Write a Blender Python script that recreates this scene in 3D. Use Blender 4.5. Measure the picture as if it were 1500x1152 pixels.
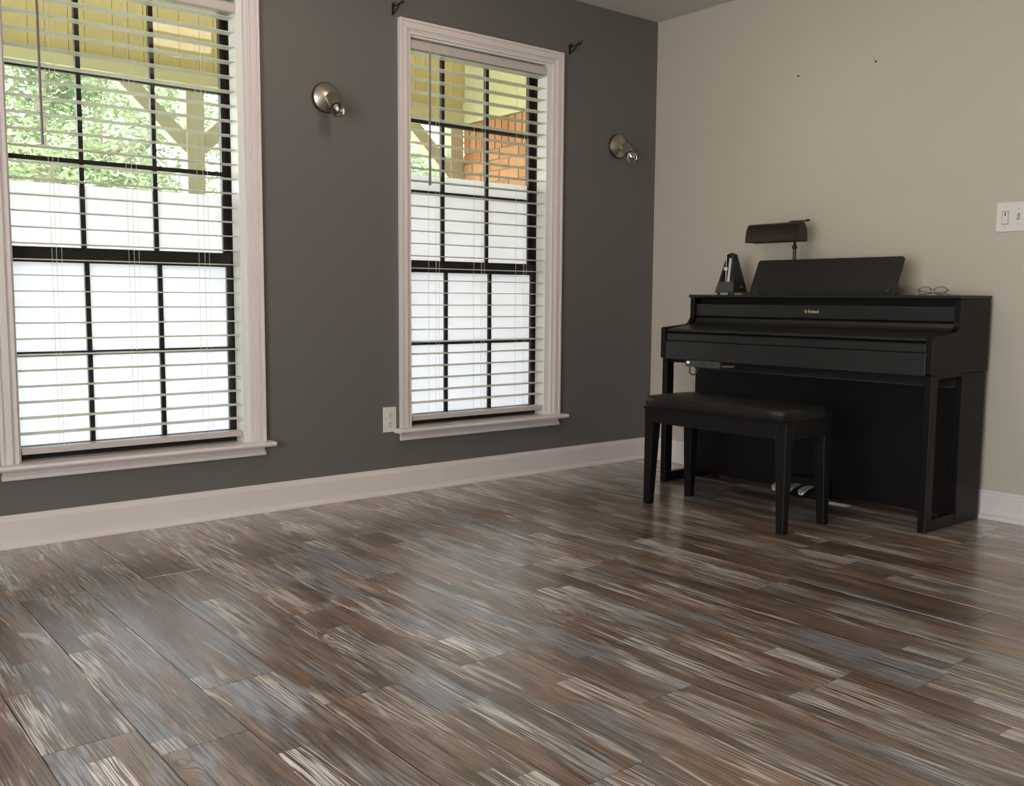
import bpy, bmesh, math, random
from mathutils import Vector, Matrix

for o in list(bpy.data.objects):
    bpy.data.objects.remove(o, do_unlink=True)
S = bpy.context.scene
C = S.collection
R = math.radians

# ------------------------------------------------------------------ camera
cam_d = bpy.data.cameras.new('camera')
cam = bpy.data.objects.new('camera', cam_d)
C.objects.link(cam)
S.camera = cam
yaw, pitch, roll = R(38.879), R(5.653), R(0.401)
fw = Vector((math.sin(yaw)*math.cos(pitch), math.cos(yaw)*math.cos(pitch), -math.sin(pitch)))
rt = Vector((math.cos(yaw), -math.sin(yaw), 0))
up = rt.cross(fw)
rt2 = rt*math.cos(roll) + up*math.sin(roll)
up2 = -rt*math.sin(roll) + up*math.cos(roll)
M = Matrix((rt2, up2, -fw)).transposed().to_4x4()
M.translation = Vector((-4.046, -3.755, 0.9063))
cam.matrix_world = M
cam_d.sensor_fit = 'HORIZONTAL'
cam_d.sensor_width = 36.0
cam_d.lens = 36.0*1401.99/1500.0
cam_d.clip_start = 0.05
cam_d.clip_end = 200

# ------------------------------------------------------------------ world, sun, added side fill, exposure
SKY_STRENGTH = 6.5
SUN_STRENGTH = 3.6
SIDE_FILL = 52.0
LAMP_EMIT = 21.0
W = bpy.data.worlds.new('sky')
S.world = W
W.use_nodes = True
bg = W.node_tree.nodes['Background']
bg.inputs['Color'].default_value = (0.90, 0.93, 1.0, 1)
bg.inputs['Strength'].default_value = SKY_STRENGTH
sun_d = bpy.data.lights.new('sun', 'SUN')
sun_d.energy = SUN_STRENGTH
sun_d.angle = R(1.0)
sun_d.color = (1.0, 0.95, 0.84)
sun = bpy.data.objects.new('sun', sun_d)
C.objects.link(sun)
sun.rotation_euler = (R(33), 0, R(-25))          # high sun from behind the house
side_d = bpy.data.lights.new('side_window_daylight', 'AREA')
side_d.shape = 'RECTANGLE'
side_d.size, side_d.size_y = 2.3, 1.9
side_d.energy = SIDE_FILL
side_d.color = (1.0, 0.95, 0.88)
sidel = bpy.data.objects.new('side_window_daylight', side_d)
C.objects.link(sidel)
sidel.location = (-5.53, -3.0, 1.15)             # added fill light, set in an unseen opening in the west wall
sidel.rotation_euler = (0, R(-90), 0)
sidel.rotation_euler = Matrix(((0, 0, -1), (1, 0, 0), (0, -1, 0))).to_euler()
S.view_settings.view_transform = 'Standard'
S.view_settings.look = 'None'
S.view_settings.exposure = 0.0
S.view_settings.gamma = 1.0
S.view_settings.use_curve_mapping = False

# ------------------------------------------------------------------ material helpers
def lin(r, g, b):
    f = lambda c: (c/255/12.92) if c/255 <= 0.04045 else ((c/255+0.055)/1.055)**2.4
    return (f(r), f(g), f(b), 1.0)

class NT:
    def __init__(s, name):
        s.m = bpy.data.materials.new(name)
        s.m.use_nodes = True
        s.t = s.m.node_tree
        s.b = s.t.nodes['Principled BSDF']
    def n(s, typ, ins=None, **props):
        nd = s.t.nodes.new(typ)
        for k, v in props.items():
            setattr(nd, k, v)
        for k, v in (ins or {}).items():
            s.set(nd.inputs[k], v)
        return nd
    def set(s, sock, v):
        if isinstance(v, bpy.types.NodeSocket):
            s.t.links.new(v, sock)
        else:
            sock.default_value = v
    def math(s, op, a, b=0.0, c=0.0, clamp=False):
        nd = s.n('ShaderNodeMath', {0: a, 1: b, 2: c}, operation=op, use_clamp=clamp)
        return nd.outputs[0]
    def mix(s, f, a, b):
        nd = s.n('ShaderNodeMix', data_type='RGBA')
        s.set(nd.inputs[0], f); s.set(nd.inputs[6], a); s.set(nd.inputs[7], b)
        return nd.outputs[2]
    def vmul(s, v, k):
        return s.n('ShaderNodeVectorMath', {0: v, 1: k}, operation='MULTIPLY').outputs[0]
    def vadd(s, v, k):
        return s.n('ShaderNodeVectorMath', {0: v, 1: k}, operation='ADD').outputs[0]
    def noise(s, v, scale=1.0, detail=2.0, rough=0.5, dist=0.0):
        return s.n('ShaderNodeTexNoise', {'Vector': v, 'Scale': scale, 'Detail': detail, 'Roughness': rough, 'Distortion': dist}).outputs[0]
    def ramp(s, f, a, b, lo=0.0, hi=1.0):
        return s.n('ShaderNodeMapRange', {0: f, 1: a, 2: b, 3: lo, 4: hi}, interpolation_type='SMOOTHSTEP').outputs[0]
    def obj(s):
        return s.n('ShaderNodeTexCoord').outputs['Object']
    def bump(s, h, strength=0.3, dist=0.01):
        nd = s.n('ShaderNodeBump', {'Height': h, 'Strength': strength, 'Distance': dist})
        s.set(s.b.inputs['Normal'], nd.outputs[0])

def plain(name, col, rough=0.5, metal=0.0, spec=0.5, var=0.0, vscale=8.0, bump=0.0, bscale=60.0, stretch=(1, 1, 1)):
    t = NT(name)
    t.b.inputs['Roughness'].default_value = rough
    t.b.inputs['Metallic'].default_value = metal
    t.b.inputs['Specular IOR Level'].default_value = spec
    v = t.vmul(t.obj(), stretch)
    if var > 0:
        n = t.noise(v, vscale, 4.0, 0.6)
        a = tuple(c*(1-var) for c in col[:3]) + (1,)
        b = tuple(min(1, c*(1+var)) for c in col[:3]) + (1,)
        t.set(t.b.inputs['Base Color'], t.mix(n, a, b))
    else:
        t.b.inputs['Base Color'].default_value = col
    if bump > 0:
        t.bump(t.noise(v, bscale, 3.0, 0.6), bump, 0.004)
    return t.m

MT = {}
MT['wall_grey'] = plain('grey_wall_paint', (0.136, 0.130, 0.119, 1), 0.55, var=0.05, vscale=1.2, bump=0.08, bscale=260)
MT['wall_greige'] = plain('greige_wall_paint', (0.520, 0.478, 0.386, 1), 0.6, var=0.03, vscale=1.5, bump=0.10, bscale=60, stretch=(1, 1, 5))
MT['ceiling'] = plain('ceiling_paint', (0.62, 0.60, 0.56, 1), 0.8, bump=0.1, bscale=120)
MT['trim'] = plain('trim_paint', (0.74, 0.68, 0.655, 1), 0.38, var=0.03, vscale=5, bump=0.05, bscale=40)
MT['jamb'] = plain('jamb_paint', (0.80, 0.81, 0.76, 1), 0.4, var=0.03, vscale=6)
t = NT('blind_slat_white')
t.b.inputs['Base Color'].default_value = (0.86, 0.86, 0.80, 1); t.b.inputs['Roughness'].default_value = 0.38
tl = t.n('ShaderNodeBsdfTranslucent', {'Color': (0.80, 0.80, 0.70, 1)})
mx = t.n('ShaderNodeMixShader', {0: 0.42, 1: t.b.outputs[0], 2: tl.outputs[0]})
t.t.links.new(mx.outputs[0], t.t.nodes['Material Output'].inputs[0])
MT['slat'] = t.m
MT['valance'] = plain('blind_valance_white', (0.56, 0.51, 0.48, 1), 0.4)
MT['cord'] = plain('blind_cord', (0.72, 0.71, 0.68, 1), 0.7)
MT['wand'] = plain('blind_wand_plastic', (0.16, 0.14, 0.135, 1), 0.35)
MT['bronze'] = plain('bronze_aluminium', (0.018, 0.014, 0.012, 1), 0.38, var=0.2, vscale=20)
MT['black_wood'] = plain('black_piano_wood', (0.0165, 0.0162, 0.0150, 1), 0.38, spec=0.36, var=0.25, vscale=6, bump=0.06, bscale=30, stretch=(4, 0.6, 6))
MT['black_shaded'] = plain('black_piano_shaded', (0.0042, 0.0036, 0.0037, 1), 0.42, spec=0.2, var=0.2, vscale=6, bump=0.06, bscale=30, stretch=(1, 4, 1))  # same piano black, colour darkened for the faces that get less light
MT['recess'] = plain('black_recess', (0.004, 0.004, 0.004, 1), 0.7, spec=0.2)
MT['gold'] = plain('gold_lettering', (0.85, 0.74, 0.55, 1), 0.3, metal=0.6)
MT['chrome'] = plain('polished_steel', (0.82, 0.81, 0.78, 1), 0.30, metal=0.75)
MT['nickel'] = plain('brushed_nickel', (0.50, 0.45, 0.385, 1), 0.33, metal=1.0, bump=0.05, bscale=200)
MT['nickel_dark'] = plain('nickel_rim', (0.16, 0.13, 0.11, 1), 0.4, metal=1.0)
MT['leather'] = plain('black_vinyl', (0.0065, 0.0062, 0.006, 1), 0.36, spec=0.38, bump=0.12, bscale=350)
MT['bench_wood'] = plain('black_bench_wood', (0.0045, 0.0045, 0.0046, 1), 0.42, spec=0.25, var=0.2, vscale=10)
MT['brown_metal'] = plain('oxblood_lamp_enamel', (0.024, 0.012, 0.011, 1), 0.28, metal=0.2, var=0.3, vscale=14)
MT['lamp_inside'] = plain('lamp_white_inside', (0.7, 0.68, 0.62, 1), 0.5)
MT['plastic_white'] = plain('white_plastic', (0.74, 0.71, 0.66, 1), 0.35)
MT['plastic_dark'] = plain('dark_slots', (0.03, 0.028, 0.026, 1), 0.5)
MT['plastic_grey'] = plain('charcoal_plastic', (0.05, 0.051, 0.050, 1), 0.45)
MT['metro'] = plain('black_metronome_shell', (0.016, 0.016, 0.017, 1), 0.22)
MT['metro_panel'] = plain('metronome_charcoal_panel', (0.055, 0.057, 0.06, 1), 0.4)
MT['silver'] = plain('silver_scale', (0.75, 0.74, 0.70, 1), 0.35, metal=0.4)
MT['wire'] = plain('dark_wire_frame', (0.05, 0.035, 0.03, 1), 0.3, metal=0.8)
MT['iron'] = plain('black_iron', (0.02, 0.018, 0.017, 1), 0.4, metal=0.5)
MT['paper'] = plain('white_paper', (0.8, 0.79, 0.75, 1), 0.7)
MT['mortar'] = plain('mortar', (0.50, 0.42, 0.32, 1), 0.9, var=0.1, vscale=20)
MT['soffit'] = plain('tan_porch_boards', (0.84, 0.70, 0.36, 1), 0.6, var=0.10, vscale=4, bump=0.1, stretch=(6, 0.5, 1))
MT['cream'] = plain('cream_porch_paint', (0.86, 0.81, 0.52, 1), 0.55, var=0.04, vscale=4)
MT['postpaint'] = plain('porch_post_paint', (0.74, 0.72, 0.54, 1), 0.55, var=0.05, vscale=4)
MT['concrete'] = plain('porch_concrete', (0.68, 0.66, 0.60, 1), 0.85, var=0.1, vscale=4)
MT['grass'] = plain('lawn', (0.46, 0.46, 0.34, 1), 0.9, var=0.3, vscale=3)
MT['bark'] = plain('tree_bark', (0.30, 0.25, 0.19, 1), 0.9, var=0.25, vscale=12)
MT['outer'] = plain('outer_cladding', (0.5, 0.45, 0.38, 1), 0.8)

t = NT('brick'); rnd = t.n('ShaderNodeObjectInfo').outputs['Random']
nz = t.noise(t.obj(), 40.0, 3.0)
col = t.mix(rnd, (0.58, 0.25, 0.11, 1), (0.74, 0.39, 0.19, 1))
t.set(t.b.inputs['Base Color'], t.mix(t.math('MULTIPLY', nz, 0.35), col, (0.45, 0.22, 0.12, 1)))
t.b.inputs['Roughness'].default_value = 0.85
t.bump(nz, 0.4, 0.004)
MT['brick'] = t.m

t = NT('leaf')
nz = t.noise(t.obj(), 0.9, 3.0)
nz2 = t.noise(t.obj(), 9.0, 1.0)
colr = t.mix(nz, (0.15, 0.235, 0.10, 1), (0.40, 0.445, 0.24, 1))
colr = t.mix(t.ramp(nz2, 0.5, 0.75), colr, (0.27, 0.38, 0.24, 1))
t.set(t.b.inputs['Base Color'], colr)
t.b.inputs['Roughness'].default_value = 0.5
tl = t.n('ShaderNodeBsdfTranslucent', {'Color': colr})
mx = t.n('ShaderNodeMixShader', {0: 0.3, 1: t.b.outputs[0], 2: tl.outputs[0]})
t.t.links.new(mx.outputs[0], t.t.nodes['Material Output'].inputs[0])
MT['leaf'] = t.m

t = NT('window_glass')
fr = t.n('ShaderNodeFresnel', {'IOR': 1.22}).outputs[0]
gl = t.n('ShaderNodeBsdfGlossy', {'Color': (1, 1, 1, 1), 'Roughness': 0.02}).outputs[0]
tr = t.n('ShaderNodeBsdfTransparent', {'Color': (0.93, 0.96, 0.92, 1)}).outputs[0]
mx = t.n('ShaderNodeMixShader', {0: fr, 1: tr, 2: gl})
t.t.links.new(mx.outputs[0], t.t.nodes['Material Output'].inputs[0])
MT['glass'] = t.m

t = NT('privacy_film')
nz = t.noise(t.obj(), 3.0, 2.0)
cc = t.mix(nz, (0.90, 0.885, 0.985, 1), (0.92, 0.90, 0.99, 1))
a1 = t.n('ShaderNodeBsdfTranslucent', {'Color': cc}).outputs[0]
a2 = t.n('ShaderNodeBsdfDiffuse', {'Color': (0.85, 0.86, 0.84, 1)}).outputs[0]
mx = t.n('ShaderNodeMixShader', {0: 0.2, 1: a1, 2: a2})
t.t.links.new(mx.outputs[0], t.t.nodes['Material Output'].inputs[0])
MT['film'] = t.m

t = NT('lamp_glow')
em = t.n('ShaderNodeEmission', {'Color': (1.0, 0.79, 0.63, 1), 'Strength': LAMP_EMIT}).outputs[0]
t.t.links.new(em, t.t.nodes['Material Output'].inputs[0])
MT['glow'] = t.m

t = NT('led_display')
em = t.n('ShaderNodeEmission', {'Color': (1.0, 0.98, 0.94, 1), 'Strength': 0.7}).outputs[0]
t.t.links.new(em, t.t.nodes['Material Output'].inputs[0])
MT['led'] = t.m

t = NT('bulb_glass')
t.b.inputs['Base Color'].default_value = (0.85, 0.85, 0.83, 1)
t.b.inputs['Roughness'].default_value = 0.03
t.b.inputs['Transmission Weight'].default_value = 1.0
t.b.inputs['IOR'].default_value = 1.45
MT['bulb'] = t.m

t = NT('eyeglass_lens')
t.b.inputs['Base Color'].default_value = (0.95, 0.95, 0.95, 1)
t.b.inputs['Roughness'].default_value = 0.02
t.b.inputs['Transmission Weight'].default_value = 1.0
t.b.inputs['IOR'].default_value = 1.1
MT['lens'] = t.m

# ---- the distressed plank floor: print blocks, painted streaks, grain, knots
def floor_material():
    t = NT('distressed_plank')
    info = t.n('ShaderNodeObjectInfo').outputs['Random']
    o = t.obj()
    off = t.n('ShaderNodeCombineXYZ', {0: t.math('MULTIPLY', info, 37.0), 1: t.math('MULTIPLY', info, 91.0), 2: t.math('MULTIPLY', info, 53.0)}).outputs[0]
    p = t.vadd(o, off)
    sep = t.n('ShaderNodeSeparateXYZ', {0: o}); x, y = sep.outputs[0], sep.outputs[1]
    # knots: sparse cells that bend the grain around them
    kv = t.n('ShaderNodeTexVoronoi', {'Vector': t.vmul(p, (7.0, 2.6, 0.0)), 'Scale': 1.0, 'Randomness': 1.0})
    kd = kv.outputs['Distance']
    kcol = t.n('ShaderNodeSeparateColor', {0: kv.outputs['Color']}).outputs[0]
    kon = t.math('GREATER_THAN', kcol, 0.62)
    knot = t.math('MULTIPLY', kon, t.ramp(kd, 0.0, 0.30, 1.0, 0.0))
    # warped across-grain coordinate
    warp = t.noise(t.vmul(p, (5.0, 1.1, 1.0)), 1.0, 3.0, 0.55)
    u = t.math('ADD', t.math('ADD', x, t.math('MULTIPLY', warp, 0.045)), t.math('MULTIPLY', knot, 0.035))
    gv = t.n('ShaderNodeCombineXYZ', {0: t.math('ADD', t.math('MULTIPLY', u, 1.0), t.math('MULTIPLY', info, 37.0)), 1: t.math('MULTIPLY', t.math('ADD', y, t.math('MULTIPLY', info, 91.0)), 0.018), 2: 0.0}).outputs[0]
    grain = t.noise(gv, 250.0, 2.0, 0.6)
    grain_w = t.noise(gv, 75.0, 2.0, 0.5)
    fine = t.noise(t.vmul(p, (420.0, 9.0, 1.0)), 1.0, 2.0, 0.6)
    # print blocks: narrow strips of unlike finish inside one plank
    sx = t.math('FLOOR', t.math('MULTIPLY', t.math('ADD', x, t.math('MULTIPLY', warp, 0.012)), 1/0.0615))
    sh = t.n('ShaderNodeTexWhiteNoise', {'Vector': t.n('ShaderNodeCombineXYZ', {0: sx, 1: info, 2: 3.3}).outputs[0]}, noise_dimensions='3D').outputs[0]
    sy = t.math('FLOOR', t.math('ADD', t.math('MULTIPLY', y, 1/0.62), t.math('MULTIPLY', sh, 5.0)))
    cell = t.n('ShaderNodeTexWhiteNoise', {'Vector': t.n('ShaderNodeCombineXYZ', {0: sx, 1: sy, 2: t.math('MULTIPLY', info, 71.0)}).outputs[0]}, noise_dimensions='3D')
    cs = t.n('ShaderNodeSeparateColor', {0: cell.outputs['Color']})
    c1, c2, c3 = cs.outputs[0], cs.outputs[1], cs.outputs[2]
    patch = t.noise(t.vmul(p, (11.0, 2.2, 1.0)), 1.0, 3.0, 0.6)
    patch2 = t.noise(t.vmul(p, (13.0, 1.3, 3.0)), 1.0, 4.0, 0.6)
    frac = t.math('FRACT', t.math('ADD', t.math('MULTIPLY', y, 1/0.62), t.math('MULTIPLY', sh, 5.0)))
    # base brown
    base = t.mix(t.ramp(patch2, 0.32, 0.68), lin(84, 63, 51), lin(156, 126, 104))
    base = t.mix(t.math('MULTIPLY', c2, 0.3), base, lin(112, 98, 88))
    # orange-tan bare wood
    tan = t.math('MULTIPLY', t.ramp(patch, 0.52, 0.70), t.ramp(c3, 0.40, 0.75))
    base = t.mix(t.math('MULTIPLY', tan, 0.65), base, lin(164, 128, 98))
    # blue-grey wash
    gw = t.ramp(t.noise(t.vmul(p, (8.0, 1.5, 5.0)), 1.0, 4.0, 0.65), 0.47, 0.60)
    gw = t.math('MULTIPLY', gw, t.ramp(c2, 0.0, 0.5))
    base = t.mix(t.math('MULTIPLY', gw, 0.82), base, lin(150, 156, 164))
    # grain: light and dark lines
    base = t.mix(t.math('MULTIPLY', t.ramp(grain, 0.40, 0.28), 0.30), base, lin(176, 160, 146))
    base = t.mix(t.math('MULTIPLY', t.ramp(grain, 0.50, 0.59), 0.75), base, lin(56, 43, 36))
    base = t.mix(t.math('MULTIPLY', t.ramp(fine, 0.5, 0.75), 0.42), base, lin(54, 43, 37))
    # white worn paint, broken up by the grain: strips that end sharply and fade out, and loose patches
    wb = t.math('MULTIPLY', t.math('GREATER_THAN', c1, 0.66), t.ramp(frac, 0.10, 0.90))
    wm = t.math('MULTIPLY', wb, t.ramp(patch, 0.36, 0.52))
    wn = t.ramp(t.noise(t.vmul(p, (10.0, 1.0, 2.0)), 1.0, 5.0, 0.7), 0.53, 0.61)
    wm = t.math('MAXIMUM', wm, t.math('MULTIPLY', wn, 0.7))
    wl = t.math('MULTIPLY', wm, t.math('SUBTRACT', 1.0, t.math('MULTIPLY', t.ramp(grain, 0.45, 0.53), 0.95)))
    base = t.mix(t.math('MULTIPLY', wl, 0.95), base, lin(224, 220, 213))
    # cathedral outlines left in pale paint
    con = t.noise(t.vmul(p, (6.0, 0.42, 4.0)), 1.0, 2.0, 0.5)
    cl_ = t.math('ABSOLUTE', t.math('SUBTRACT', t.math('FRACT', t.math('MULTIPLY', con, 9.0)), 0.5))
    vein = t.math('MULTIPLY', t.ramp(cl_, 0.10, 0.02), t.ramp(t.noise(t.vmul(p, (9.0, 2.3, 9.0)), 1.0, 3.0, 0.6), 0.52, 0.60))
    base = t.mix(t.math('MULTIPLY', vein, 0.6), base, lin(212, 205, 195))
    base = t.mix(t.math('MULTIPLY', t.ramp(cl_, 0.42, 0.49), 0.35), base, lin(52, 41, 35))
    # knots
    ring = t.math('MULTIPLY', kon, t.ramp(kd, 0.03, 0.09, 1.0, 0.0))
    base = t.mix(t.math('MULTIPLY', ring, 0.75), base, lin(66, 47, 37))
    halo = t.math('MULTIPLY', kon, t.math('MULTIPLY', t.ramp(kd, 0.07, 0.14), t.ramp(kd, 0.16, 0.30, 1.0, 0.0)))
    base = t.mix(t.math('MULTIPLY', halo, 0.45), base, lin(150, 112, 84))
    # each plank a touch lighter or darker
    hv = t.n('ShaderNodeHueSaturation', {'Hue': 0.5, 'Saturation': 1.0, 'Value': t.math('ADD', 0.86, t.math('MULTIPLY', info, 0.36)), 'Color': base})
    t.set(t.b.inputs['Base Color'], hv.outputs[0])
    t.set(t.b.inputs['Roughness'], t.math('ADD', 0.28, t.math('MULTIPLY', grain, 0.12)))
    t.b.inputs['Specular IOR Level'].default_value = 0.6
    t.b.inputs['Coat Weight'].default_value = 1.0
    t.b.inputs['Coat IOR'].default_value = 1.62
    t.b.inputs['Coat Roughness'].default_value = 0.23
    t.bump(t.math('SUBTRACT', 1.0, grain), 0.2, 0.0008)
    return t.m
MT['plank'] = floor_material()
MT['subfloor'] = plain('plank_joint', (0.02, 0.017, 0.015, 1), 0.8)

# ------------------------------------------------------------------ mesh helpers
class MB:
    def __init__(s):
        s.v, s.f = [], []
    def add(s, vs, fs):
        k = len(s.v)
        s.v += [tuple(v) for v in vs]
        s.f += [tuple(i+k for i in f) for f in fs]
        return s
    def box(s, x0, x1, y0, y1, z0, z1):
        x0, x1 = min(x0, x1), max(x0, x1); y0, y1 = min(y0, y1), max(y0, y1); z0, z1 = min(z0, z1), max(z0, z1)
        return s.add([(x0, y0, z0), (x1, y0, z0), (x1, y1, z0), (x0, y1, z0), (x0, y0, z1), (x1, y0, z1), (x1, y1, z1), (x0, y1, z1)],
                     [(3, 2, 1, 0), (4, 5, 6, 7), (0, 1, 5, 4), (1, 2, 6, 5), (2, 3, 7, 6), (3, 0, 4, 7)])
    def hexa(s, pts):      # 4 bottom then 4 top
        return s.add(pts, [(3, 2, 1, 0), (4, 5, 6, 7), (0, 1, 5, 4), (1, 2, 6, 5), (2, 3, 7, 6), (3, 0, 4, 7)])
    def prism(s, poly, axis, a0, a1):
        n = len(poly)
        def P(q, a):
            return {'x': (a, q[0], q[1]), 'y': (q[0], a, q[1]), 'z': (q[0], q[1], a)}[axis]
        vs = [P(q, a0) for q in poly] + [P(q, a1) for q in poly]
        fs = [tuple(range(n))[::-1], tuple(range(n, 2*n))] + [(i, (i+1) % n, n+(i+1) % n, n+i) for i in range(n)]
        return s.add(vs, fs)
    def tube(s, path, r, n=8, cap=True):
        path = [Vector(p) for p in path]
        rs = r if isinstance(r, (list, tuple)) else [r]*len(path)
        vs, fs = [], []
        ref = None
        for i, p in enumerate(path):
            d = (path[min(i+1, len(path)-1)] - path[max(i-1, 0)]).normalized()
            if ref is None:
                ref = Vector((0, 0, 1)) if abs(d.z) < 0.9 else Vector((1, 0, 0))
            a = d.cross(ref).normalized(); b = a.cross(d).normalized(); ref = b
            for j in range(n):
                t_ = 2*math.pi*j/n
                vs.append(p + a*math.cos(t_)*rs[i] + b*math.sin(t_)*rs[i])
        for i in range(len(path)-1):
            for j in range(n):
                fs.append((i*n+j, i*n+(j+1) % n, (i+1)*n+(j+1) % n, (i+1)*n+j))
        if cap:
            fs.append(tuple(range(n))[::-1]); fs.append(tuple(range((len(path)-1)*n, len(path)*n)))
        return s.add(vs, fs)
    def lathe(s, prof, mat=Matrix.Identity(4), n=32):   # prof: (r, h) along local z
        vs, fs = [], []
        for r, h in prof:
            for j in range(n):
                a = 2*math.pi*j/n
                vs.append(mat @ Vector((max(r, 1e-5)*math.cos(a), max(r, 1e-5)*math.sin(a), h)))
        for i in range(len(prof)-1):
            for j in range(n):
                fs.append((i*n+j, i*n+(j+1) % n, (i+1)*n+(j+1) % n, (i+1)*n+j))
        fs.append(tuple(range(n))[::-1]); fs.append(tuple(range((len(prof)-1)*n, len(prof)*n)))
        return s.add(vs, fs)
    def mesh(s, name, mat, smooth=False):
        me = bpy.data.meshes.new(name)
        me.from_pydata(s.v, [], s.f)
        bm = bmesh.new(); bm.from_mesh(me)
        bmesh.ops.recalc_face_normals(bm, faces=bm.faces)
        bm.to_mesh(me); bm.free()
        me.materials.append(MT[mat])
        if smooth:
            me.polygons.foreach_set('use_smooth', [True]*len(me.polygons))
            try:
                me.set_sharp_from_angle(angle=R(38))
            except Exception:
                pass
        return me
    def build(s, name, mat, parent=None, smooth=False, bevel=0.0, seg=2):
        return link(name, s.mesh(name, mat, smooth), parent, bevel, seg)

def link(name, me, parent=None, bevel=0.0, seg=2):
    o = bpy.data.objects.new(name, me)
    C.objects.link(o)
    if parent is not None:
        o.parent = parent
    if bevel > 0:
        m = o.modifiers.new('bevel', 'BEVEL')
        m.width = bevel; m.segments = seg; m.limit_method = 'ANGLE'; m.angle_limit = R(40)
    return o

def tag(o, label=None, cat=None, group=None, kind=None):
    if label: o['label'] = label
    if cat: o['category'] = cat
    if group: o['group'] = group
    if kind: o['kind'] = kind
    return o

def empty(name, loc=(0, 0, 0), rz=0.0):
    o = bpy.data.objects.new(name, None)
    C.objects.link(o)
    o.location = loc; o.rotation_euler = (0, 0, rz)
    o.empty_display_size = 0.1
    return o

def box(*a):
    return MB().box(*a)

# ------------------------------------------------------------------ the room shell
H = 2.4276
XW, YS = -5.45, -6.1            # west wall, south wall
WT = 0.16                       # wall thickness
WIN = [dict(n=1, xl=-3.353, xr=-2.3535, gl=-3.285, gr=-2.466), dict(n=2, xl=-1.6893, xr=-0.7097, gl=-1.630, gr=-0.827)]
CAS = 0.062                     # casing width
ZT, ZS = 2.1468, 0.3033         # casing top, casing foot (top of the stool)
for w in WIN:
    w['ol'], w['orr'] = w['xl']+CAS-0.004, w['xr']-CAS+0.004      # clear opening
    w['hl'], w['hr'] = max(w['gl']-0.054, w['xl']+0.006), w['orr']                      # hole in the wall
ZO0, ZO1 = ZS, ZT-CAS+0.004

m = MB()
edges = [XW-WT] + [e for w in WIN for e in (w['hl'], w['hr'])] + [WT]
for i in range(0, len(edges)-1):
    a, b = edges[i], edges[i+1]
    if i % 2 == 0:
        m.box(a, b, 0, WT, -0.05, H+0.1)
    else:
        m.box(a, b, 0, WT, -0.05, ZO0-0.02)
        m.box(a, b, 0, WT, ZO1, H+0.1)
tag(m.build('wall_north', 'wall_grey'), 'charcoal grey painted wall that holds the two windows', 'wall', kind='structure')
tag(box(0, WT, YS-WT, 0, -0.05, H+0.1).build('wall_east', 'wall_greige'), 'pale greige painted wall behind the piano', 'wall', kind='structure')
m = MB()                        # side wall, its wide opening added for the fill light
m.box(XW-WT, XW, YS-WT, -4.15, -0.05, H+0.1); m.box(XW-WT, XW, -1.85, 0, -0.05, H+0.1)
m.box(XW-WT, XW, -4.15, -1.85, 2.1, H+0.1); m.box(XW-WT, XW, -4.15, -1.85, -0.05, 0.2)
tag(m.build('wall_west', 'wall_greige'), 'pale greige side wall with a wide opening added for fill light', 'wall', kind='structure')
tag(box(XW-WT, WT, YS-WT, YS, -0.05, H+0.1).build('wall_south', 'wall_greige'), 'plain greige rear wall opposite the two windows', 'wall', kind='structure')
tag(box(XW-WT, WT, YS-WT, WT, H, H+0.12).build('ceiling', 'ceiling'), 'plain off-white ceiling', 'ceiling', kind='structure')

# floor: subfloor and each plank
fl = box(XW, 0, YS, 0, -0.09, -0.012).build('floor', 'subfloor')
tag(fl, 'distressed brown and grey wood plank floor', 'floor', kind='structure')
PW, PL = 0.1848, 1.215
rng = random.Random(11)
known = {0: -1.765, 1: -1.909, 2: -1.648, 3: -1.891, 4: -1.30, 5: -1.896, 6: -1.11, 7: -1.813, 8: -2.517, 9: -1.45, 10: -2.645, 11: -1.95, 12: -1.30, 13: -0.75}
pm_cache = {}
def plank_mesh(w_, l_):
    key = (round(w_, 4), round(l_, 3))
    if key not in pm_cache:
        g, c = 0.0008, 0.0006
        m = MB()
        def ring(i, z): return [(i, i, z), (w_-i, i, z), (w_-i, l_-i, z), (i, l_-i, z)]
        vs = ring(g, -0.012) + ring(g, -c) + ring(g+c, 0.0)
        fs = [(3, 2, 1, 0), (8, 9, 10, 11)] + [(k*4+i, k*4+(i+1) % 4, k*4+4+(i+1) % 4, k*4+4+i) for k in (0, 1) for i in range(4)]
        pm_cache[key] = m.add(vs, fs).mesh('plank', 'plank')
    return pm_cache[key]
for k in range(-10, 20):
    x0, x1 = -3.63+k*PW, -3.63+(k+1)*PW
    cx0, cx1 = max(x0, XW+0.001), min(x1, -0.001)
    if cx1-cx0 < 0.02:
        continue
    e = known.get(k, -rng.uniform(0.3, 1.5))
    y = e
    while y > YS: y -= PL
    while y < 0:
        y0, y1 = max(y, YS+0.001), min(y+PL, -0.001)
        if y1-y0 > 0.03:
            p = link('plank', plank_mesh(cx1-cx0, y1-y0), fl)
            p.location = (cx0, y0, 0)
        y += PL

# baseboards
BB = 0.119
prof = [(0, 0), (-0.030, 0), (-0.030, 0.006), (-0.026, 0.014), (-0.019, 0.019), (-0.0145, 0.020), (-0.0145, 0.098), (-0.012, 0.106), (-0.0075, 0.110), (-0.0055, BB), (0, BB)]
m = MB(); m.prism(prof, 'x', XW, 0)
tag(m.build('baseboard_north', 'trim', bevel=0.0008), 'white baseboard under the two windows', 'baseboard', kind='structure')
m = MB(); m.prism(prof, 'y', YS, -0.0305)
tag(m.build('baseboard_east', 'trim', bevel=0.0008), 'white baseboard along the wall behind the piano', 'baseboard', kind='structure')
m = MB(); m.prism([(XW-q[0], q[1]) for q in prof], 'y', YS, -0.0305)
tag(m.build('baseboard_west', 'trim'), 'white baseboard along the side wall', 'baseboard', kind='structure')

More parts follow.
